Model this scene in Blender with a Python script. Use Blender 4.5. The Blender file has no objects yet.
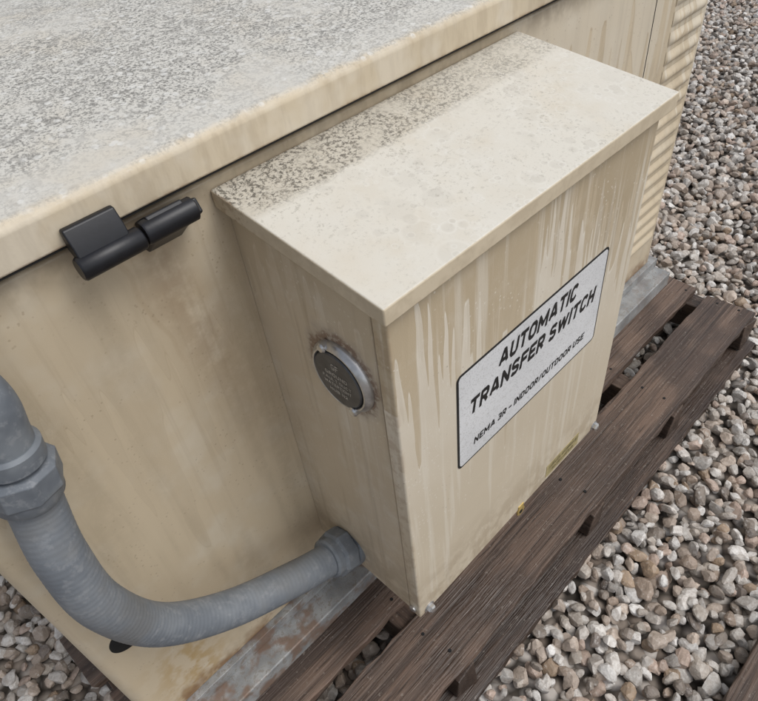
import bpy, bmesh, math, random
import numpy as np
from mathutils import Vector, Matrix
random.seed(7); rng=np.random.default_rng(7)
S=bpy.context.scene
S.view_settings.view_transform='Standard'; S.view_settings.look='None'; S.view_settings.exposure=0

# ---------------------------------------------------------------- node helper
class N:
    def __init__(s,name):
        s.m=bpy.data.materials.new(name); s.m.use_nodes=True
        s.t=s.m.node_tree; s.t.nodes.clear()
        s.out=s.t.nodes.new('ShaderNodeOutputMaterial'); s.b=s.t.nodes.new('ShaderNodeBsdfPrincipled')
        s.t.links.new(s.b.outputs[0],s.out.inputs[0])
        tc=s.t.nodes.new('ShaderNodeTexCoord'); s.P=tc.outputs['Object']
        g=s.t.nodes.new('ShaderNodeNewGeometry'); s.Nrm=g.outputs['Normal']
        sp=s.t.nodes.new('ShaderNodeSeparateXYZ'); s.t.links.new(s.P,sp.inputs[0]); s.x,s.y,s.z=sp.outputs
        sn=s.t.nodes.new('ShaderNodeSeparateXYZ'); s.t.links.new(s.Nrm,sn.inputs[0]); s.nx,s.ny,s.nz=sn.outputs
    def put(s,sock,v):
        if v is None: return
        if isinstance(v,bpy.types.NodeSocket): s.t.links.new(v,sock)
        else:
            if sock.type=='RGBA' and len(v)==3: v=(*v,1)
            sock.default_value=v
    def M(s,op,a,b=None,c=None,clamp=False):
        n=s.t.nodes.new('ShaderNodeMath'); n.operation=op; n.use_clamp=clamp
        s.put(n.inputs[0],a); s.put(n.inputs[1],b)
        if c is not None: s.put(n.inputs[2],c)
        return n.outputs[0]
    def sc(s,v,vec=None,off=(0,0,0)):
        n=s.t.nodes.new('ShaderNodeMapping'); s.put(n.inputs[0],vec or s.P); n.inputs['Scale'].default_value=v; n.inputs['Location'].default_value=off
        return n.outputs[0]
    def noise(s,scale,detail=2,rough=.55,vec=None,dist=0):
        n=s.t.nodes.new('ShaderNodeTexNoise'); s.put(n.inputs['Vector'],vec or s.P)
        n.inputs['Scale'].default_value=scale;n.inputs['Detail'].default_value=min(detail,3);n.inputs['Roughness'].default_value=rough;n.inputs['Distortion'].default_value=dist
        return n.outputs[0]
    def vor(s,scale,vec=None,feature='F1',rnd=1):
        n=s.t.nodes.new('ShaderNodeTexVoronoi'); n.feature=feature; s.put(n.inputs['Vector'],vec or s.P); n.inputs['Scale'].default_value=scale
        n.inputs['Randomness'].default_value=rnd
        return n.outputs[0], n.outputs[1] if feature=='F1' else None
    def st(s,v,a,b,lo=0,hi=1):
        n=s.t.nodes.new('ShaderNodeMapRange'); n.interpolation_type='SMOOTHSTEP'
        s.put(n.inputs[0],v); s.put(n.inputs[1],a); s.put(n.inputs[2],b); n.inputs[3].default_value=lo;n.inputs[4].default_value=hi
        return n.outputs[0]
    def mix(s,f,a,b,mode='MIX'):
        n=s.t.nodes.new('ShaderNodeMix'); n.data_type='RGBA'; n.blend_type=mode
        s.put(n.inputs[0],f); s.put(n.inputs[6],a); s.put(n.inputs[7],b); return n.outputs[2]
    def mul(s,*a):
        r=a[0]
        for q in a[1:]: r=s.M('MULTIPLY',r,q)
        return r
    def bump(s,h,strength=.3,dist=.001,nrm=None):
        n=s.t.nodes.new('ShaderNodeBump'); n.inputs['Strength'].default_value=strength; n.inputs['Distance'].default_value=dist
        s.put(n.inputs['Height'],h); s.put(n.inputs['Normal'],nrm); return n.outputs[0]
    def fin(s,col,rough=.5,metal=0,nrm=None,spec=None):
        s.put(s.b.inputs['Base Color'],col); s.put(s.b.inputs['Roughness'],rough); s.put(s.b.inputs['Metallic'],metal)
        if nrm is not None: s.put(s.b.inputs['Normal'],nrm)
        if spec is not None: s.put(s.b.inputs['Specular IOR Level'],spec)
        return s.m

def drips(n,coord,top,fr=75,l1=.2,l2=.13,seed=0):
    """mask of runs below z=top, each with its own length; returns (core, edge, depth)"""
    wx=n.M('ADD',coord,n.M('MULTIPLY',n.M('SUBTRACT',n.noise(14,1),.5),.010))
    cv=n.t.nodes.new('ShaderNodeCombineXYZ'); n.t.links.new(wx,cv.inputs[0]); cv.inputs[1].default_value=seed
    ln=n.noise(fr,1,.6,vec=cv.outputs[0]); ln2=n.noise(9,1,.5,vec=cv.outputs[0])
    L=n.M('ADD',n.M('MULTIPLY',n.st(ln,.38,.68),l1),n.M('MULTIPLY',n.st(ln2,.35,.70),l2))
    depth=n.M('MULTIPLY',n.M('ADD',n.z,-top),-1); dm=n.M('SUBTRACT',L,depth)
    return n.st(dm,0,.004), n.st(n.M('ABSOLUTE',dm),0,.004,1,0), depth
def paint_wall():
    n=N('beige_paint_wall')
    v=n.noise(3,3); col=n.mix(n.st(v,.3,.7),(.635,.535,.385),(.57,.475,.335))
    b=n.noise(12,3,.65); col=n.mix(n.mul(n.st(b,.45,.72),.45),col,(.67,.615,.505))
    s=n.noise(1,3,.6,vec=n.sc((70,70,2.2))); m=n.mul(n.st(s,.50,.72),n.st(n.z,-.66,-.05),.40)
    col=n.mix(m,col,(.38,.295,.195))
    br=n.noise(1,3,.65,vec=n.sc((16,16,2.4))); col=n.mix(n.mul(n.st(br,.46,.66),n.st(n.noise(70,3,.7),.25,.6,.4,1),.5),col,(.41,.335,.23))
    core,edge,dp=drips(n,n.x,.0,45,.26,.14,3)
    rt=n.st(n.x,.40,.52)
    col=n.mix(n.mul(core,rt,.5),col,(.71,.655,.545)); col=n.mix(n.mul(edge,rt,.45),col,(.42,.33,.22))
    lf=n.st(n.x,.40,.30); core,edge,dp=drips(n,n.x,.0,34,.30,.16,9)
    col=n.mix(n.mul(edge,lf,.34),col,(.40,.31,.20)); col=n.mix(n.mul(core,lf,.17),col,(.42,.34,.235))
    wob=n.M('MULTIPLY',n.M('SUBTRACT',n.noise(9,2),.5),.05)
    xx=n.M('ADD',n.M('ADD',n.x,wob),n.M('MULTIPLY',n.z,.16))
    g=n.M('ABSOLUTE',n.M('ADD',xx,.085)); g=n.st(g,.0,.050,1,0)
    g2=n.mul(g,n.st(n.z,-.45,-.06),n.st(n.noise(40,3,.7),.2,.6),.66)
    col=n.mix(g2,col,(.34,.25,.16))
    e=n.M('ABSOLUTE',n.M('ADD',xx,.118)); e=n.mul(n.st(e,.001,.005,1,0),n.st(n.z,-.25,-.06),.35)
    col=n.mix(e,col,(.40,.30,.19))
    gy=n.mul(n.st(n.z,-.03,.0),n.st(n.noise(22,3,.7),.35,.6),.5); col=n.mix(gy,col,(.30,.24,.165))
    d,c=n.vor(150); col=n.mix(n.mul(n.st(d,.10,.24,1,0),n.st(n.noise(18,2),.46,.62),.5),col,(.32,.24,.16))
    gx=n.st(n.M('ABSOLUTE',n.M('ADD',n.x,.26)),.0,.09,1,0)
    yl=n.mul(gx,n.st(n.z,-.52,-.64),n.st(n.noise(25,3,.6),.42,.58),.7); col=n.mix(yl,col,(.42,.27,.09))
    r=n.mul(n.st(n.M('ADD',n.z,n.M('MULTIPLY',n.noise(18,3,.7),.08)),-.645,-.685),n.st(n.noise(22,3,.7),.34,.52),.9)
    col=n.mix(r,col,(.21,.11,.045))
    nb=n.bump(n.noise(5,1),.3,.012,n.bump(n.noise(700,0),.15,.0006))
    return n.fin(col,n.st(b,.3,.7,.34,.5),0,nb)
def paint_front():
    n=N('beige_paint_cover')
    v=n.noise(4,3); col=n.mix(n.st(v,.3,.7),(.63,.55,.425),(.57,.49,.365))
    b=n.noise(16,3,.7); film=n.st(b,.35,.65,.6,1)
    core,edge,depth=drips(n,n.x,-.045,62,.22,.15)
    col=n.mix(n.mul(film,n.st(depth,.45,.05),.8),col,(.72,.66,.555))
    fade=n.st(depth,.02,.38,1,.6)
    col=n.mix(n.mul(core,fade,n.st(n.noise(50,2,.6),.2,.55,.75,1),.92),col,(.50,.405,.27))
    col=n.mix(n.mul(edge,.65),col,(.78,.73,.64))
    c2,e2,d2=drips(n,n.x,-.045,90,.12,.10,7)
    far=n.st(n.x,.16,.40,.25,1); col=n.mix(n.mul(c2,far,.6),col,(.40,.32,.21))
    s=n.noise(1,3,.65,vec=n.sc((75,75,3))); col=n.mix(n.mul(n.st(s,.50,.66),.5),col,(.73,.675,.57))
    d,c=n.vor(150); col=n.mix(n.mul(n.st(d,.10,.24,1,0),n.st(n.noise(18,2),.48,.64),.6),col,(.77,.73,.65))
    d,c=n.vor(110); col=n.mix(n.mul(n.st(d,.05,.16,1,0),n.st(n.noise(13,2),.50,.66),.6),col,(.28,.22,.15))
    g=n.mul(n.st(n.z,-.48,-.60),n.st(n.noise(30,3,.7),.40,.60),.5); col=n.mix(g,col,(.34,.26,.165))
    rl=n.mul(n.st(n.x,.006,.0),n.st(n.noise(50,3,.7),.45,.6),.4); col=n.mix(rl,col,(.38,.27,.17))
    nb=n.bump(n.noise(6,1),.25,.010,n.bump(n.noise(700,0),.15,.0006))
    return n.fin(col,n.st(film,.5,1,.38,.5),0,nb)
def paint_side():
    n=N('beige_paint_side')
    v=n.noise(5,3); col=n.mix(n.st(v,.3,.7),(.61,.52,.39),(.55,.46,.335))
    b=n.noise(18,3,.7); col=n.mix(n.mul(n.st(b,.45,.70),.5),col,(.67,.615,.515))
    core,edge,depth=drips(n,n.y,-.02,80,.10,.10,5)
    col=n.mix(n.mul(core,.4),col,(.47,.385,.26)); col=n.mix(n.mul(edge,.35),col,(.72,.665,.565))
    cx=n.M('ADD',n.y,.139); cz=n.M('ADD',n.z,.168)
    r=n.M('SQRT',n.M('ADD',n.mul(cx,cx),n.mul(cz,cz)))
    rn=n.M('ADD',r,n.M('MULTIPLY',n.M('SUBTRACT',n.noise(45,3,.6),.5),.035))
    col=n.mix(n.mul(n.st(rn,.068,.046),.75),col,(.43,.37,.30))
    col=n.mix(n.mul(n.st(rn,.056,.046),n.st(n.noise(160,3,.7),.38,.52),.9),col,(.22,.14,.095))
    m=n.mul(n.st(n.M('ABSOLUTE',cx),.045,.01),n.st(cz,-.38,-.03),n.st(n.noise(1,3,.6,vec=n.sc((60,60,4))),.4,.62),.6)
    m=n.mul(m,n.M('LESS_THAN',cz,0)); col=n.mix(m,col,(.74,.69,.60))
    s=n.noise(1,3,.65,vec=n.sc((70,70,3))); col=n.mix(n.mul(n.st(s,.51,.7),.42),col,(.38,.30,.20))
    d,c=n.vor(150); col=n.mix(n.mul(n.st(d,.10,.24,1,0),n.st(n.noise(16,2),.46,.62),.6),col,(.74,.69,.60))
    g=n.mul(n.st(n.z,-.42,-.60),n.st(n.noise(26,3,.7),.36,.56),.55); col=n.mix(g,col,(.36,.285,.195))
    nb=n.bump(n.noise(5,1),.25,.010,n.bump(n.noise(700,0),.15,.0006))
    return n.fin(col,.45,0,nb)
def sl_node(n): # height above the lower rim of the sloping lid
    return n.M('ADD',n.M('SUBTRACT',n.z,n.M('MULTIPLY',n.y,.0315/.224)),.019)
def paint_top(name,gen=False):
    n=N(name)
    v=n.noise(6,3,.6); col=n.mix(n.st(v,.3,.7),(.63,.54,.40),(.56,.475,.345))
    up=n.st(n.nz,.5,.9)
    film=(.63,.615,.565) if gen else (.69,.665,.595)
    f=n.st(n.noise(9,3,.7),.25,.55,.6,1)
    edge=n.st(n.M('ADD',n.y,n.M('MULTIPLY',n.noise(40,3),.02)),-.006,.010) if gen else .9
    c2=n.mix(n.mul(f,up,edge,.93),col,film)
    for sc_,rr,am in ((38,.32,.30),(70,.28,.35),(22,.38,.18)):
        d,c=n.vor(sc_,vec=n.sc((1,1,1),off=(sc_*.13,.2,0)))
        rg=n.mul(n.st(n.M('ABSOLUTE',n.M('SUBTRACT',d,rr)),.0,.07,1,0),n.st(n.noise(12,2),.4,.6),up,am)
        c2=n.mix(rg,c2,(.76,.74,.68))
        ins=n.mul(n.st(d,rr,rr-.1),n.st(n.noise(17,2),.42,.58),up,am*.9); c2=n.mix(ins,c2,(.50,.465,.40))
    if gen:
        sp=n.noise(300,3,.8); zone=n.st(n.noise(6,3,.65),.27,.57)
        band=n.st(n.y,.0,.07,.40,1)
        sp2=n.noise(75,3,.8); c2=n.mix(n.mul(n.st(sp2,.48,.58),up,band,n.st(zone,0,1,.5,1),.50),c2,(.30,.285,.26))
        c2=n.mix(n.mul(n.st(sp,.49,.57),zone,up,band,.75),c2,(.15,.145,.13))
        d,c=n.vor(85,vec=n.sc((1,1,1),off=(3,1,0))); c2=n.mix(n.mul(n.st(d,.22,.34,1,0),up,n.st(n.noise(30,2),.4,.6),.65),c2,(.74,.73,.69))
        d,c=n.vor(150); c2=n.mix(n.mul(n.st(d,.10,.22,1,0),up,band,n.st(n.noise(26,2),.45,.6),.8),c2,(.07,.068,.06))
        ed=n.mul(n.st(n.z,.0275,.020),n.st(n.noise(40,3,.7),.42,.6),.6); c2=n.mix(ed,c2,(.34,.22,.11))
        lip=n.mul(n.M('SUBTRACT',1,up),n.st(n.noise(1,3,.7,vec=n.sc((60,60,14))),.45,.65),.4); c2=n.mix(lip,c2,(.42,.34,.235))
        lip=n.mul(n.M('SUBTRACT',1,up),n.st(n.noise(14,3,.7),.42,.62),.4); c2=n.mix(lip,c2,(.71,.655,.555))
    else:
        band=n.mul(n.st(n.M('ADD',n.y,n.M('MULTIPLY',n.noise(30,2),.012)),-.067,-.052),n.st(n.x,.52,.0,.40,1))
        sp=n.noise(230,3,.8)
        c2=n.mix(n.mul(band,up,.5),c2,(.46,.405,.31))
        c2=n.mix(n.mul(n.st(sp,.47,.58),n.st(n.noise(22,3,.65),.33,.53),band,up,.88),c2,(.085,.075,.06))
        d,c=n.vor(70); c2=n.mix(n.mul(n.st(n.M('ABSOLUTE',n.M('SUBTRACT',d,.35)),0,.05,1,0),n.st(n.noise(60,2),.45,.6),band,up,.45),c2,(.17,.14,.1))
        sp3=n.noise(210,3,.8); c2=n.mix(n.mul(n.st(sp3,.55,.65),up,n.st(n.noise(8,2),.35,.65,.2,1),.5),c2,(.31,.28,.22))
        ys=sl_node(n)
        ed=n.mul(n.st(ys,.003,.0),n.M('SUBTRACT',1,up))
        c2=n.mix(n.mul(ed,n.st(n.noise(60,3,.7),.44,.58),.6),c2,(.30,.18,.09))
        lx=n.mul(n.st(n.x,-.0090,-.0108),n.st(n.noise(120,3,.75),.48,.60),n.st(n.noise(12,2),.38,.6,.15,1),.5); c2=n.mix(lx,c2,(.28,.175,.10))
        dr=n.mul(n.M('SUBTRACT',1,up),n.st(n.noise(35,3,.7),.42,.62),.35); c2=n.mix(dr,c2,(.43,.35,.24))
    nb=n.bump(n.noise(8,1),.22,.007,n.bump(n.noise(400,1),.22,.0006))
    return n.fin(c2,n.st(f,0,1,.45,.6),0,nb,.35)
def simple(name,col,rough=.5,metal=0,var=.25,scale=60,b=.1):
    n=N(name); v=n.noise(scale,3,.6)
    c=n.mix(n.st(v,.3,.7),tuple(q*(1-var) for q in col),tuple(min(1,q*(1+var)) for q in col))
    return n.fin(c,rough,metal,n.bump(n.noise(scale*5,1),b,.0004) if b else None)
def rail_mat():
    n=N('rusty_galvanised_steel'); v=n.noise(30,3,.7)
    c=n.mix(n.st(v,.3,.7),(.22,.225,.225),(.38,.385,.38))
    r=n.mul(n.st(n.noise(16,3,.75),.47,.60),n.st(n.x,.25,-.10,.25,1)); c=n.mix(n.mul(r,.7),c,(.19,.095,.045))
    c=n.mix(n.mul(n.st(n.noise(120,3,.7),.5,.62),.5),c,(.16,.13,.10))
    return n.fin(c,.55,.15,n.bump(v,.2,.001))
def wood(name,axis=0,dark=1.):
    n=N(name)
    s=[38,38,38]; s[axis]=1.8
    g=n.noise(1,3,.7,vec=n.sc(tuple(s)),dist=.8)
    c=n.mix(n.st(g,.3,.7),(.052*dark,.033*dark,.024*dark),(.165*dark,.108*dark,.078*dark))
    s2=[230,230,230]; s2[axis]=4
    h=n.noise(1,3,.75,vec=n.sc(tuple(s2)))
    c=n.mix(n.mul(n.st(h,.50,.68),.45),c,(.25*dark,.19*dark,.15*dark))
    c=n.mix(n.mul(n.st(h,.45,.34),.75),c,(.018,.012,.009))
    w=n.noise(5,3,.6); c=n.mix(n.mul(n.st(w,.40,.60),.7),c,(.045*dark,.028*dark,.020*dark))
    sp=n.noise(130,3,.8); c=n.mix(n.mul(n.st(sp,.60,.70),.5),c,(.30,.26,.22))
    return n.fin(c,n.st(w,.35,.65,.65,.36),0,n.bump(n.M('ADD',g,n.mul(h,1.2)),.7,.003))
def gravel_mat():
    n=N('gravel_stones')
    a=n.t.nodes.new('ShaderNodeAttribute'); a.attribute_name='stonecol'
    v=n.noise(110,3,.7); c=n.mix(n.mul(n.st(v,.38,.66),.5),a.outputs['Color'],(.27,.22,.175))
    c=n.mix(n.mul(n.st(v,.45,.30),.5),c,(.64,.61,.56))
    return n.fin(c,.55,0,n.bump(n.noise(170,2,.7),.5,.003))
def ground_mat():
    n=N('ground_gravel_base')
    d,c=n.vor(34); sp=n.t.nodes.new('ShaderNodeSeparateColor'); n.put(sp.inputs[0],c)
    r=n.t.nodes.new('ShaderNodeValToRGB'); n.put(r.inputs[0],sp.outputs[0])
    e=r.color_ramp.elements; e[0].color=(.18,.14,.11,1); e[1].color=(.58,.54,.50,1); x=e.new(.45); x.color=(.36,.31,.265,1)
    col=n.mix(n.st(d,.3,.75),r.outputs[0],(.04,.032,.024))
    return n.fin(col,.8,0,n.bump(n.st(d,.2,.8,1,0),.8,.012))
m_wall=paint_wall(); m_front=paint_front(); m_side=paint_side(); m_top=paint_top('beige_paint_lid'); m_gen=paint_top('weathered_roof_paint',True)
m_black=simple('black_plastic',(.0065,.007,.010),.42,0,.25,80,.1); m_gap=simple('black_gasket',(.006,.006,.006),.8,0,.2,60,0)
m_rail=rail_mat()
m_steel=simple('zinc_screw',(.62,.62,.62),.3,.9,.2,60,0); m_brass=simple('brass_tab',(.62,.46,.16),.4,.6,.2,60,0)
m_wood=wood('wet_pallet_wood',0); m_woody=wood('pallet_stringer_wood',1,.8); m_wood2=wood('plank_wood',0,.8)
m_ring=simple('cast_zinc_ring',(.55,.55,.55),.3,.85,.2,60,.05); m_face=simple('dark_plate',(.085,.087,.092),.35,.4,.25,50,.05); m_grey=simple('embossed_grey',(.50,.50,.50),.4,.5,.2,60,0)
def conduit_mat(name,c1,c2):
    n=N(name); v=n.noise(20,3,.65); c=n.mix(n.st(v,.35,.65),c1,c2)
    c=n.mix(n.mul(n.st(n.noise(90,3,.7),.52,.66),.35),c,(.31,.32,.33)); c=n.mix(n.mul(n.st(n.noise(10,3,.65),.50,.7),.5),c,(.12,.115,.105))
    return n.fin(c,.56,0,n.bump(n.noise(250,1),.12,.0006))
m_cond=conduit_mat('grey_pvc_jacket',(.15,.168,.19),(.205,.223,.243)); m_fit=conduit_mat('grey_fitting',(.12,.135,.155),(.19,.21,.23))
m_txt=simple('black_print',(.012,.012,.012),.5,0,.1,60,0)
def label_mat():
    n=N('label_white'); v=n.noise(8,3); c=n.mix(n.st(v,.3,.7),(.74,.745,.75),(.64,.645,.65))
    d,cc=n.vor(330); c=n.mix(n.mul(n.st(d,.22,.36,1,0),.45),c,(.40,.40,.40))
    c=n.mix(n.mul(n.st(n.noise(150,3,.7),.55,.65),.3),c,(.38,.36,.33))
    return n.fin(c,.5)
m_label=label_mat()
m_stick=simple('faded_sticker',(.36,.30,.15),.5,0,.25,120,0); m_sttxt=simple('faded_print',(.15,.12,.06),.5,0,.2,60,0)

# ---------------------------------------------------------------- mesh helpers
def empty(name,loc=(0,0,0)):
    e=bpy.data.objects.new(name,None); S.collection.objects.link(e); return e
def link(name,me,mat,parent=None,smooth=False):
    o=bpy.data.objects.new(name,me); S.collection.objects.link(o); me.materials.append(mat)
    if smooth: me.polygons.foreach_set('use_smooth',[True]*len(me.polygons))
    if parent: o.parent=parent
    return o
def bev(o,w,seg=3):
    m=o.modifiers.new('b','BEVEL'); m.width=w; m.segments=seg; m.limit_method='ANGLE'; m.angle_limit=math.radians(30); m.harden_normals=True
    o.data.polygons.foreach_set('use_smooth',[True]*len(o.data.polygons)); return o
def hexa(name,v8,mat,parent=None,b=0,seg=3):
    me=bpy.data.meshes.new(name)
    me.from_pydata(v8,[],[(3,2,1,0),(4,5,6,7),(0,1,5,4),(1,2,6,5),(2,3,7,6),(3,0,4,7)]); me.update()
    o=link(name,me,mat,parent)
    if b: bev(o,b,seg)
    return o
def box(name,lo,hi,mat,parent=None,b=0,seg=3):
    x0,y0,z0=lo;x1,y1,z1=hi
    return hexa(name,[(x0,y0,z0),(x1,y0,z0),(x1,y1,z0),(x0,y1,z0),(x0,y0,z1),(x1,y0,z1),(x1,y1,z1),(x0,y1,z1)],mat,parent,b,seg)
def extr(name,poly,axis,a,b_,mat,parent=None,b=0,seg=2):
    def P(p,t): return {'x':(t,p[0],p[1]),'y':(p[0],t,p[1]),'z':(p[0],p[1],t)}[axis]
    n=len(poly); v=[P(p,a) for p in poly]+[P(p,b_) for p in poly]
    f=[tuple(range(n)),tuple(range(2*n-1,n-1,-1))]+[(i,(i+1)%n+0,(i+1)%n+n,i+n) for i in range(n)]
    me=bpy.data.meshes.new(name); me.from_pydata(v,[],f); bm=bmesh.new(); bm.from_mesh(me); bmesh.ops.recalc_face_normals(bm,faces=bm.faces); bm.to_mesh(me); bm.free()
    o=link(name,me,mat,parent)
    if b: bev(o,b,seg)
    return o
def lathe(name,p0,p1,prof,mat,parent=None,seg=48,smooth=True,b=0):
    p0=Vector(p0);d=(Vector(p1)-p0).normalized(); u=d.orthogonal().normalized(); w=d.cross(u)
    v=[];f=[]
    for t,r in prof:
        for i in range(seg):
            a=2*math.pi*i/seg; v.append(p0+d*t+(u*math.cos(a)+w*math.sin(a))*r)
    for k in range(len(prof)-1):
        for i in range(seg): j=(i+1)%seg; f.append((k*seg+i,k*seg+j,(k+1)*seg+j,(k+1)*seg+i))
    f.append(tuple(reversed(range(seg)))); f.append(tuple(range((len(prof)-1)*seg,len(prof)*seg)))
    me=bpy.data.meshes.new(name); me.from_pydata(v,[],f); bm=bmesh.new(); bm.from_mesh(me); bmesh.ops.recalc_face_normals(bm,faces=bm.faces); bm.to_mesh(me); bm.free()
    o=link(name,me,mat,parent)
    if b: bev(o,b,2)
    elif smooth:
        o.data.polygons.foreach_set('use_smooth',[True]*len(o.data.polygons))
        m=o.modifiers.new('e','EDGE_SPLIT'); m.split_angle=math.radians(38)
    return o
def tube(name,pts,r,mat,parent=None,seg=32,rib=0,ribp=.006,step=.0012):
    P=[Vector(p) for p in pts]; P=[P[0]*2-P[1]]+P+[P[-1]*2-P[-2]]
    C=[]
    for i in range(1,len(P)-2):
        for k in range(40):
            t=k/40; a,b_,c,d=P[i-1],P[i],P[i+1],P[i+2]
            C.append(.5*((2*b_)+(c-a)*t+(2*a-5*b_+4*c-d)*t*t+(3*b_-a-3*c+d)*t**3))
    C.append(P[-2])
    L=[0]
    for i in range(1,len(C)): L.append(L[-1]+(C[i]-C[i-1]).length)
    n=int(L[-1]/step); Q=[]; j=0
    for k in range(n+1):
        s=L[-1]*k/n
        while j<len(L)-2 and L[j+1]<s: j+=1
        t=(s-L[j])/max(1e-9,L[j+1]-L[j]); Q.append((C[j].lerp(C[j+1],t),s))
    v=[];f=[];u=None
    for k,(q,s) in enumerate(Q):
        d=(Q[min(k+1,n)][0]-Q[max(k-1,0)][0]).normalized()
        u=(d.orthogonal() if u is None else u-d*u.dot(d)).normalized(); w=d.cross(u)
        rr=r*(1+rib*math.cos(2*math.pi*s/ribp))
        for i in range(seg):
            a=2*math.pi*i/seg; v.append(q+(u*math.cos(a)+w*math.sin(a))*rr)
    for k in range(n):
        for i in range(seg): j=(i+1)%seg; f.append((k*seg+i,k*seg+j,(k+1)*seg+j,(k+1)*seg+i))
    me=bpy.data.meshes.new(name); me.from_pydata(v,[],f)
    return link(name,me,mat,parent,True)
# block lettering --------------------------------------------------
G={'A':(.76,[[(0,0),(.42,1),(.58,1),(1,0)],[(.2,.28),(.8,.28)]]),'U':(.62,[[(0,1),(0,.2),(.22,0),(.78,0),(1,.2),(1,1)]]),'T':(.62,[[(0,1),(1,1)],[(.5,1),(.5,0)]]),
'O':(.66,[[(.25,0),(0,.22),(0,.78),(.25,1),(.75,1),(1,.78),(1,.22),(.75,0),(.25,0)]]),'M':(.92,[[(0,0),(0,1),(.5,.25),(1,1),(1,0)]]),'I':(0,[[(0,0),(0,1)]]),
'C':(.62,[[(1,.80),(.76,1),(.24,1),(0,.78),(0,.22),(.24,0),(.76,0),(1,.20)]]),'R':(.6,[[(0,0),(0,1),(.8,1),(1,.86),(1,.60),(.8,.46),(0,.46)],[(.5,.46),(1,0)]]),
'N':(.68,[[(0,0),(0,1),(1,0),(1,1)]]),'S':(.60,[[(1,.86),(.78,1),(.2,1),(0,.86),(0,.66),(.18,.54),(.82,.46),(1,.34),(1,.14),(.8,0),(.22,0),(0,.14)]]),
'F':(.54,[[(0,0),(0,1),(1,1)],[(0,.5),(.85,.5)]]),'E':(.54,[[(1,0),(0,0),(0,1),(1,1)],[(0,.5),(.85,.5)]]),'W':(1.05,[[(0,1),(.24,0),(.5,.85),(.76,0),(1,1)]]),
'H':(.6,[[(0,0),(0,1)],[(1,0),(1,1)],[(0,.5),(1,.5)]]),'D':(.62,[[(0,0),(0,1),(.7,1),(1,.78),(1,.22),(.7,0),(0,0)]]),'3':(.55,[[(0,.86),(.2,1),(.8,1),(1,.84),(1,.62),(.8,.5),(.45,.5)],[(.8,.5),(1,.38),(1,.16),(.8,0),(.2,0),(0,.14)]]),
'-':(.35,[[(0,.45),(1,.45)]]),'/':(.4,[[(0,-.1),(1,1.1)]]),'G':(.62,[[(1,.80),(.78,1),(.24,1),(0,.78),(0,.22),(.24,0),(.8,0),(1,.15),(1,.42),(.6,.42)]]),'L':(.5,[[(0,1),(0,0),(1,0)]]),
'V':(.62,[[(0,1),(.5,0),(1,1)]]),
'B':(.58,[[(0,0),(0,1),(.75,1),(.95,.85),(.95,.65),(.75,.52),(0,.52)],[(.75,.52),(1,.4),(1,.14),(.78,0),(0,0)]]),'1':(.1,[[(0,.8),(1,1),(1,0)]]),'2':(.5,[[(0,.8),(.2,1),(.8,1),(1,.8),(1,.6),(0,0),(1,0)]]),'4':(.5,[[(.8,0),(.8,1),(0,.3),(1,.3)]]),'0':(.5,[[(.25,0),(0,.22),(0,.78),(.25,1),(.75,1),(1,.78),(1,.22),(.75,0),(.25,0)]])}
def letters(name,s_,width,height,P,mat,parent,shear=.22,th=.21,gap=.20):
    x=0; polys=[]
    def cap(q,r):
        if abs(q[0]-r[0])<1e-6 or abs(q[1]-r[1])<1e-6:
            a=th/2; polys.append([(q[0]-a,q[1]-a*.98),(q[0]+a,q[1]-a*.98),(q[0]+a,q[1]+a*.98),(q[0]-a,q[1]+a*.98)])
    for ch in s_:
        if ch not in G: x+=.42; continue
        w,strokes=G[ch]; ih=1-th
        for stt in strokes:
            pts=[(x+th/2+px*w,th/2+py*ih) for px,py in stt]
            for a,b_ in zip(pts,pts[1:]):
                dx,dy=b_[0]-a[0],b_[1]-a[1]; l=math.hypot(dx,dy) or 1; nx_,ny_=-dy/l*th/2,dx/l*th/2
                polys.append([(a[0]+nx_,a[1]+ny_),(a[0]-nx_,a[1]-ny_),(b_[0]-nx_,b_[1]-ny_),(b_[0]+nx_,b_[1]+ny_)])
            closed=pts[0]==pts[-1]
            if not closed: cap(pts[0],pts[1]); cap(pts[-1],pts[-2])
            for q in (pts if closed else pts[1:-1]):
                polys.append([(q[0]+th/2*math.cos(t*math.pi/4),q[1]+th/2*math.sin(t*math.pi/4)) for t in range(8)])
        x+=w+th+gap
    tot=x-gap; v=[];f=[]
    for k,pl_ in enumerate(polys):
        b0=len(v)
        for (px,py) in pl_: v.append(P((px-tot/2+shear*(py-.5)*1.0)*width/tot,(py-.5)*height,(k%40)*1e-6))
        f.append(tuple(range(b0,b0+len(pl_))))
    me=bpy.data.meshes.new(name); me.from_pydata(v,[],f); return link(name,me,mat,parent)

# ================================================================ GENERATOR
gen=empty('standby_generator')
XL,XR,D=-.347,1.093,.74
def rrect(x0,y0,x1,y1,r,seg=6):
    o=[]
    for cx,cy,a0 in ((x1-r,y0+r,-90),(x1-r,y1-r,0),(x0+r,y1-r,90),(x0+r,y0+r,180)):
        for k in range(seg+1):
            a=math.radians(a0+90*k/seg); o.append((cx+r*math.cos(a),cy+r*math.sin(a)))
    return o
extr('enclosure',rrect(XL,0,XR,D,.018),'z',-.725,.010,m_wall,gen,.004,3)
extr('gasket_gap',rrect(XL+.008,.008,XR-.008,D-.008,.015),'z',.0102,.0225,m_gap,gen)
x0,x1,y0,y1=XL-.014,XR+.014,-.014,D+.014
me=bpy.data.meshes.new('roof')
rings=[(0,.0200),(0,.0520),(.005,.0575),(.03,.0610),(.16,.072),(.36,.080)]
vs=[];fs=[]
for ins,z in rings:
    vs+=[(x0+ins,y0+ins,z),(x1-ins,y0+ins,z),(x1-ins,y1-ins,z),(x0+ins,y1-ins,z)]
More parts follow.
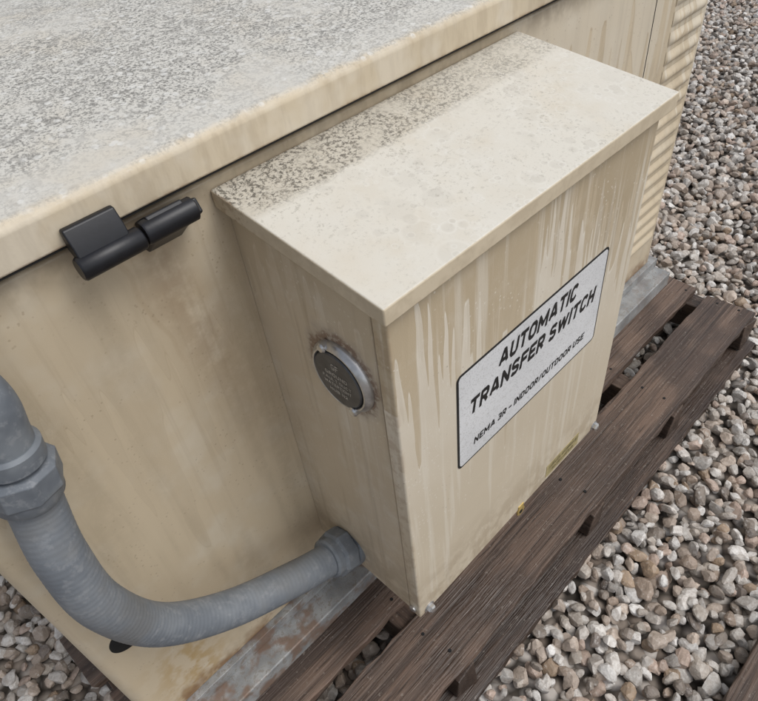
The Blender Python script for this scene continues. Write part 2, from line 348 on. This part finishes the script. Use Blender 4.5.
for k in range(len(rings)-1):
    for i in range(4): j=(i+1)%4; fs.append((k*4+i,k*4+j,(k+1)*4+j,(k+1)*4+i))
k=(len(rings)-1)*4; fs.append((k,k+1,k+2,k+3)); fs.append((3,2,1,0))
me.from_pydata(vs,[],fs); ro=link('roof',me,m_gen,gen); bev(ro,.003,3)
box('roof_hem',(x0+.002,y0+.0015,.0185),(x1-.002,y0+.006,.0199),m_gap,gen)
box('base_rail',(XL-.01,-.050,-.790),(XR+.02,-.006,-.750),m_rail,gen,.003)
box('base_rail_flange',(XL-.01,-.010,-.7497),(XR+.02,.02,-.7255),m_rail,gen,.001)
box('base_rail_back',(XL-.01,D-.05,-.79),(XR+.02,D,-.7255),m_rail,gen,.003)
lathe('lifting_slot',(-.300,.002,-.487),(-.300,-1,-.487),[(0,.022),(.003,.022),(.0045,.019)],m_gap,gen)
def louver(name,x0,x1,z,h,dep):
    nu,nv=22,9;v=[];f=[]
    for i in range(nu+1):
        u=i/nu; e=min(1,min(u,1-u)/.12); e=math.sin(e*math.pi/2)
        for j in range(nv+1):
            w=j/nv; p=math.sin(math.pi*min(1,w)**1.35)
            v.append((x0+(x1-x0)*u,-.0006-dep*e*p,z+h/2-h*w))
    for i in range(nu):
        for j in range(nv):
            a=i*(nv+1)+j; f.append((a,a+1,a+nv+2,a+nv+1))
    me=bpy.data.meshes.new(name); me.from_pydata(v,[],f); return link(name,me,m_wall,gen,True)
for i in range(17): louver('louver_%d'%i,.940,1.070,-.085-.034*i,.025,.0055)
box('panel_seam',(.862,-.0006,-.72),(.8635,.001,.005),m_gap,gen)
hy,hz=-.028,.010
extr('hinge_lid_leaf',[(-.0145,.018),(-.024,.010),(-.033,.014),(-.029,.024),(-.021,.037),(-.0145,.037)],'x',-.153,-.107,m_black,gen,.0018)
lathe('hinge_lid_knuckle',(-.156,hy-.002,hz-.004),(1,hy-.002,hz-.004),[(0,.009),(.002,.0105),(.056,.0105),(.058,.009)],m_black,gen,16)
lathe('hinge_body_knuckle',(-.0965,hy-.002,hz-.002),(1,hy-.002,hz-.002),[(0,.010),(.002,.0110),(.050,.0110),(.052,.008)],m_black,gen,16)
extr('hinge_body_leaf',[(0.0,-.024),(-.008,-.024),(-.026,-.008),(-.0395,.002),(-.0395,.013),(-.029,.021),(-.018,.015),(0.0,.004)],'x',-.090,-.054,m_black,gen,.0016)
extr('hinge_body_cap',[(-.001,-.018),(-.024,-.006),(-.036,.004),(-.029,.016),(-.001,.003)],'x',-.0538,-.040,m_black,gen,.0018)

# ================================================================ TRANSFER SWITCH BOX
ats=empty('transfer_switch_box')
W,d,h,s,o_,lh=.46,.2126,.6143,.0315,.0114,.019
def sl(y): return s*y/(d+o_)
hexa('body',[(.0015,-d+.021,-h),(W-.0015,-d+.021,-h),(W-.0015,-.0005,-h),(.0015,-.0005,-h),
             (.0015,-d+.021,sl(-d+.021)-.004),(W-.0015,-d+.021,sl(-d+.021)-.004),(W-.0015,-.0005,-.004),(.0015,-.0005,-.004)],m_side,ats,.0015)
box('cover_gap',(.003,-d+.0185,-h+.003),(W-.003,-d+.0215,-.045),m_gap,ats)
box('front_cover',(0,-d,-h-.002),(W,-d+.0195,-.034),m_front,ats,.0028,3)
yf=-d-o_
L=[(-o_,yf),(W+o_,yf),(W+o_,-.0008),(-o_,-.0008)]
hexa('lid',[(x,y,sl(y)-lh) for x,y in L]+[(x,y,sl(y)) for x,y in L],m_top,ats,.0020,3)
lx1,lx2,lz1,lz2=.0872,.3875,-.1965,-.3563
extr('label_border',rrect(lx1,lz2,lx2,lz1,.008),'y',-d-.0006,-d+.001,m_txt,ats)
extr('label_field',rrect(lx1+.0032,lz2+.0032,lx2-.0032,lz1-.0032,.0055),'y',-d-.0010,-d+.001,m_label,ats)
def FP(cx,cz,y): return lambda a,b_,k:(cx+a,y-.0003-k,cz+b_)
letters('label_text_1','AUTOMATIC',.158,.0250,FP(.240,-.2250,-d-.0010),m_txt,ats,.24,.235,.13)
letters('label_text_2','TRANSFER SWITCH',.258,.0250,FP(.238,-.2610,-d-.0010),m_txt,ats,.24,.235,.13)
letters('label_text_3','NEMA 3R - INDOOR/OUTDOOR USE',.238,.0115,FP(.236,-.3265,-d-.0010),m_txt,ats,.22,.22,.16)
box('small_sticker',(.305,-d-.0006,-.606),(.398,-d+.001,-.577),m_stick,ats)
letters('sticker_text_1','SERVICE ENTRANCE',.080,.0055,FP(.352,-.586,-d-.0006),m_sttxt,ats,0,.16)
letters('sticker_text_2','RATED 120 240',.060,.0055,FP(.352,-.597,-d-.0006),m_sttxt,ats,0,.16)
for i,x in enumerate((.019,.450)):
    z=-.608
    lathe('screw_washer_%d'%i,(x,-d+.001,z),(x,-1,z),[(0,.0095),(.002,.0095),(.0024,.0088)],m_steel,ats)
    lathe('screw_head_%d'%i,(x,-d-.0015,z),(x,-1,z),[(0,.0070),(.005,.0070),(.007,.0045)],m_steel,ats,seg=6,smooth=False)
box('padlock_tab_neck',(.231,-d-.0014,-.618),(.245,-d+.0006,-.606),m_brass,ats,.0005)
lathe('padlock_tab',(.238,-d+.0007,-.622),(.238,-1,-.622),[(0,.0095),(.0022,.0095)],m_brass,ats)
lathe('padlock_tab_hole',(.238,-d-.0010,-.623),(.238,-1,-.623),[(0,.0042),(.0010,.0042)],m_gap,ats)
lathe('screw_side',(.0,-d+.012,-.600),(-1,-d+.012,-.600),[(0,.006),(.003,.006),(.0045,.003)],m_steel,ats,seg=16)
cy,cz=-.139,-.170
def ax(t): return (.0015,cy,cz),(-1,cy,cz)
lathe('plug_ring',*ax(0),[(0,.0430),(.003,.0430),(.006,.0410),(.0085,.0380),(.0085,.0362),(.0065,.0352)],m_ring,ats,64)
lathe('plug_face',*ax(0),[(0,.0338),(.0085,.0338),(.0098,.0325),(.0099,.001)],m_face,ats,64)
lathe('plug_groove',*ax(0),[(0,.0357),(.0068,.0357)],m_gap,ats,64)
for i,a in enumerate((65,-115)):
    yy,zz=cy+.0390*math.cos(math.radians(a)),cz+.0390*math.sin(math.radians(a))
    lathe('plug_screw_%d'%i,(0,yy,zz),(-1,yy,zz),[(0,.0058),(.008,.0058),(.010,.004)],m_steel,ats,20)
def SP(oy,oz): return lambda a,b_,k:(.0015-.0103-k,cy+oy-a,cz+oz+b_)
for i,(tx,oz,w_,hh) in enumerate((('GF',.018,.010,.008),('GROUND',.0065,.032,.0050),('FAULT DUCT',-.0015,.042,.0042),('WATERTIGHT',-.0085,.040,.0042),('HUB 112',-.017,.026,.0042))):
    letters('plug_text_%d'%i,tx,w_,hh,SP(0,oz),m_grey,ats,0,.17)

# ================================================================ CONDUIT
con=empty('flexible_conduit')
A=Vector((-.264,-.046,-.030)); B=Vector((-.281,-.046,-.152)); dr=(B-A).normalized()
lathe('elbow_flange',(-.282,.002,-.030),(-.282,-1,-.030),[(0,.030),(.006,.030),(.009,.027)],m_fit,con,40)
tube('elbow_body',[(-.282,-.002,-.030),(-.280,-.020,-.028),(-.271,-.038,-.028),A+dr*.02,A+dr*.05,A+dr*.090],.0225,m_fit,con,step=.003)
lathe('elbow_collar',A+dr*.060,B,[(0,.0235),(.003,.0265),(.018,.0265),(.021,.0240)],m_fit,con,40)
lathe('compression_nut',A+dr*.083,B,[(0,.0280),(.003,.0330),(.026,.0330),(.029,.0295)],m_fit,con,8,b=.0012)
lathe('gland_ring',A+dr*.1105,B,[(0,.0290),(.010,.0290),(.014,.026)],m_fit,con,40)
pts=[B-dr*.01,B+dr*.015,(-.293,-.060,-.225),(-.293,-.067,-.312),(-.262,-.066,-.412),(-.190,-.069,-.486),(-.0975,-.073,-.537),(-.040,-.074,-.563),(-.012,-.074,-.572)]
tube('flexible_tube',pts,.0238,m_cond,con,seg=40,rib=.0042,ribp=.0062)
e1=Vector((.001,-.074,-.5745)); e0=Vector((-.06,-.074,-.553)); dd=(e0-e1).normalized()
lathe('box_hub',e1,e0,[(0,.033),(.008,.033),(.010,.030)],m_fit,con,40)
lathe('box_nut',e1+dd*.010,e0,[(0,.0310),(.003,.0355),(.022,.0355),(.026,.0310)],m_fit,con,8,b=.0012)
lathe('box_gland',e1+dd*.035,e0,[(0,.0295),(.010,.0295),(.013,.0265)],m_fit,con,40)

# ================================================================ PALLET
pal=empty('wooden_pallet')
PT=-.790
def plank(name,x0,x1,y0,y1,z0,z1,mat,parent,axis=0):
    nx=int(max(x1-x0,y1-y0)/.03)+1
    bm=bmesh.new()
    pr=[]
    for k in range(nx+1):
        t=k/nx; ring=[]
        for (a,b_) in ((0,0),(1,0),(1,1),(0,1)):
            j=lambda q:random.uniform(-q,q)
            if axis==0: c=(x0+(x1-x0)*t+(j(.008) if k in(0,nx) else 0),(y1 if a else y0)+j(.0026),(z1 if b_ else z0)+j(.0010)-(.0011 if b_ else 0))
            else: c=((x1 if a else x0)+j(.0022),y0+(y1-y0)*t+(j(.006) if k in(0,nx) else 0),(z1 if b_ else z0)+j(.001)-(.0011 if b_ else 0))
            ring.append(bm.verts.new(c))
        pr.append(ring)
    for k in range(nx):
        for i in range(4): bm.faces.new((pr[k][i],pr[k][(i+1)%4],pr[k+1][(i+1)%4],pr[k+1][i]))
    bm.faces.new(pr[0]);bm.faces.new(pr[-1])
    bmesh.ops.recalc_face_normals(bm,faces=bm.faces)
    me=bpy.data.meshes.new(name); bm.to_mesh(me); bm.free()
    o=link(name,me,mat,parent); bev(o,.0025,2); return o
bt=.020
GZ=-.905
for i,(a,b_) in enumerate(((-.257,-.142),(-.112,-.012),(.02,.14),(.17,.29),(.32,.44),(.47,.59),(.62,.75))):
    plank('deck_board_%d'%i,-.385+random.uniform(-.01,.01),1.150+random.uniform(-.01,.012),a,b_,PT-bt,PT-.0006,m_wood,pal)
for i,x in enumerate((-.375,.02,.42,.74,1.10)):
    plank('stringer_%d'%i,x,x+.045,-.262,.745,GZ+.018,PT-bt-.001,m_woody,pal,1)
for i,(a,b_) in enumerate(((-.282,-.18),(.2,.3),(.65,.74))):
    plank('bottom_board_%d'%i,-.385,1.15,a,b_,GZ-.002,GZ+.0165,m_wood2,pal)
for i,x in enumerate((-.355,.04,.44,.76,1.12)):
    for y in (-.225,-.175,-.095,-.035):
        lathe('nail_%d'%i,(x+random.uniform(-.006,.006),y,PT-.004),(x,y,1),[(0,.003),(.0036,.003)],m_gap,pal,8)
pl=empty('wooden_plank')
plank('board',-.3,1.9,-.70,-.575,GZ+.012,GZ+.035,m_wood2,pl)
plank('batten',-.3,1.9,-.77,-.72,GZ+.0,GZ+.03,m_wood2,pl)

# ================================================================ GROUND + GRAVEL
me=bpy.data.meshes.new('ground'); q=60
me.from_pydata([(-q,-q,GZ-.022),(q,-q,GZ-.022),(q,q,GZ-.022),(-q,q,GZ-.022)],[],[(0,1,2,3)]); link('ground',me,ground_mat())
def protos(sub,n):
    out=[]
    for k in range(n):
        bm=bmesh.new(); bmesh.ops.create_icosphere(bm,subdivisions=sub,radius=1)
        v=np.array([p.co[:] for p in bm.verts]); f=np.array([[a.index for a in fc.verts] for fc in bm.faces]); bm.free()
        for c in range(9):
            nn=rng.normal(size=3); nn/=np.linalg.norm(nn); t=rng.uniform(.5,.85)
            dd=v@nn; ex=np.maximum(dd-t,0); v=v-np.outer(ex*.93,nn)
        v*= 1+rng.normal(size=(len(v),1))*.02
        out.append((v,f))
    return out
palette=np.array([(.62,.59,.55),(.54,.50,.455),(.47,.42,.365),(.43,.355,.295),(.33,.255,.20),(.47,.36,.295),(.70,.68,.65),(.23,.195,.165),(.38,.36,.335),(.53,.44,.365),(.34,.245,.165),(.15,.125,.11)])
pw=np.array([16,15,12,11,9,10,12,6,9,9,5,3.]);pw/=pw.sum()
def scatter(regs):
    V=[];F=[];C=[];base=0
    for (x0,x1,y0,y1,sp,z,rlo,rhi,sub) in regs:
        pr=protos(sub,14)
        gx,gy=np.meshgrid(np.arange(x0,x1,sp),np.arange(y0,y1,sp)); gx=gx.ravel();gy=gy.ravel(); m=len(gx)
        gx=gx+rng.uniform(-.45,.45,m)*sp; gy=gy+rng.uniform(-.45,.45,m)*sp
        r=rlo+(rhi-rlo)*rng.random(m)**1.6
        gz=z+rng.uniform(-.006,.006,m)
        qn=rng.normal(size=(m,4)); qn/=np.linalg.norm(qn,axis=1)[:,None]; a,b,c,d_=qn.T
        R=np.stack([1-2*(c*c+d_*d_),2*(b*c-d_*a),2*(b*d_+c*a),2*(b*c+d_*a),1-2*(b*b+d_*d_),2*(c*d_-b*a),2*(b*d_-c*a),2*(c*d_+b*a),1-2*(b*b+c*c)],1).reshape(m,3,3)
        scl=np.stack([rng.uniform(.8,1.35,m),rng.uniform(.7,1.05,m),rng.uniform(.5,.85,m)],1)*r[:,None]
        ci=rng.choice(len(palette),m,p=pw); col=palette[ci]*rng.uniform(.8,1.18,(m,1))
        pi=rng.integers(0,14,m)
        for k in range(14):
            idx=np.where(pi==k)[0]; v,f=pr[k]
            vv=np.einsum('mij,mvj->mvi',R[idx],v[None]*scl[idx][:,None,:])
            vv[:,:,2]*=.8
            vv+=np.stack([gx[idx],gy[idx],gz[idx]],1)[:,None,:]
            nv=len(v); F.append((f[None]+(base+np.arange(len(idx))*nv)[:,None,None]).reshape(-1,3)); base+=nv*len(idx)
            V.append(vv.reshape(-1,3)); C.append(np.repeat(col[idx],nv,0))
    V=np.concatenate(V);F=np.concatenate(F);C=np.concatenate(C)
    me=bpy.data.meshes.new('gravel'); me.vertices.add(len(V)); me.vertices.foreach_set('co',V.ravel().astype(np.float32))
    me.loops.add(F.size); me.loops.foreach_set('vertex_index',F.ravel().astype(np.int32))
    me.polygons.add(len(F)); me.polygons.foreach_set('loop_start',np.arange(0,F.size,3,dtype=np.int32))
    me.update(calc_edges=True)
    me.polygons.foreach_set('use_smooth',np.zeros(len(F),bool))
    at=me.color_attributes.new('stonecol','FLOAT_COLOR','POINT'); at.data.foreach_set('color',np.concatenate([C,np.ones((len(C),1))],1).ravel().astype(np.float32))
    return me
regs=[(-1.0,1.9,-1.1,.1,.024,GZ-.012,.011,.020,2),(-1.0,1.9,-1.1,.1,.034,GZ-.003,.013,.023,2),
      (-1.3,-.3,.1,1.3,.024,GZ-.012,.012,.021,2),(-1.3,-.3,.1,1.3,.036,GZ-.003,.013,.022,2),(1.0,1.9,.1,2.0,.025,GZ-.012,.012,.021,2),(1.0,1.9,.1,2.0,.036,GZ-.003,.013,.022,2),
      (1.9,4.6,-.9,2.6,.029,GZ-.010,.014,.023,1),(1.9,4.6,-.9,2.6,.040,GZ-.003,.014,.024,1)]
gm=scatter(regs); link('gravel',gm,gravel_mat())

# ================================================================ LIGHT, WORLD, CAMERA
el,az=math.radians(58),(.35,-.75)
sd=Vector((az[0],az[1],0)).normalized()*math.cos(el)+Vector((0,0,math.sin(el)))
w=bpy.data.worlds.new('World'); S.world=w; w.use_nodes=True; t=w.node_tree
bg=t.nodes['Background']; sk=t.nodes.new('ShaderNodeTexSky'); sk.sky_type='NISHITA'; sk.sun_disc=False
sk.sun_elevation=el; sk.sun_rotation=math.atan2(az[0],az[1]); sk.dust_density=3; sk.air_density=1.0
hs=t.nodes.new('ShaderNodeHueSaturation'); hs.inputs['Saturation'].default_value=.35
t.links.new(sk.outputs[0],hs.inputs['Color']); t.links.new(hs.outputs[0],bg.inputs[0]); bg.inputs[1].default_value=.142
su=bpy.data.lights.new('sun','SUN'); su.energy=1.25; su.angle=math.radians(30); su.color=(1,.99,.97)
so=bpy.data.objects.new('sun',su); S.collection.objects.link(so); so.rotation_euler=sd.to_track_quat('Z','Y').to_euler()
Rm=[[.69682,-.7109,-.0952],[-.54105,-.43386,-.72044],[.47085,.55353,-.68695]]
cam=bpy.data.cameras.new('camera'); co=bpy.data.objects.new('camera',cam); S.collection.objects.link(co)
mm=Matrix.Identity(4)
for r in range(3): mm[r][0]=Rm[0][r]; mm[r][1]=-Rm[1][r]; mm[r][2]=-Rm[2][r]
mm[0][3],mm[1][3],mm[2][3]=-.2667,-.5129,.2914
co.matrix_world=mm; cam.sensor_width=36; cam.lens=646.7/758*36; cam.clip_start=.01; cam.clip_end=500
S.camera=co
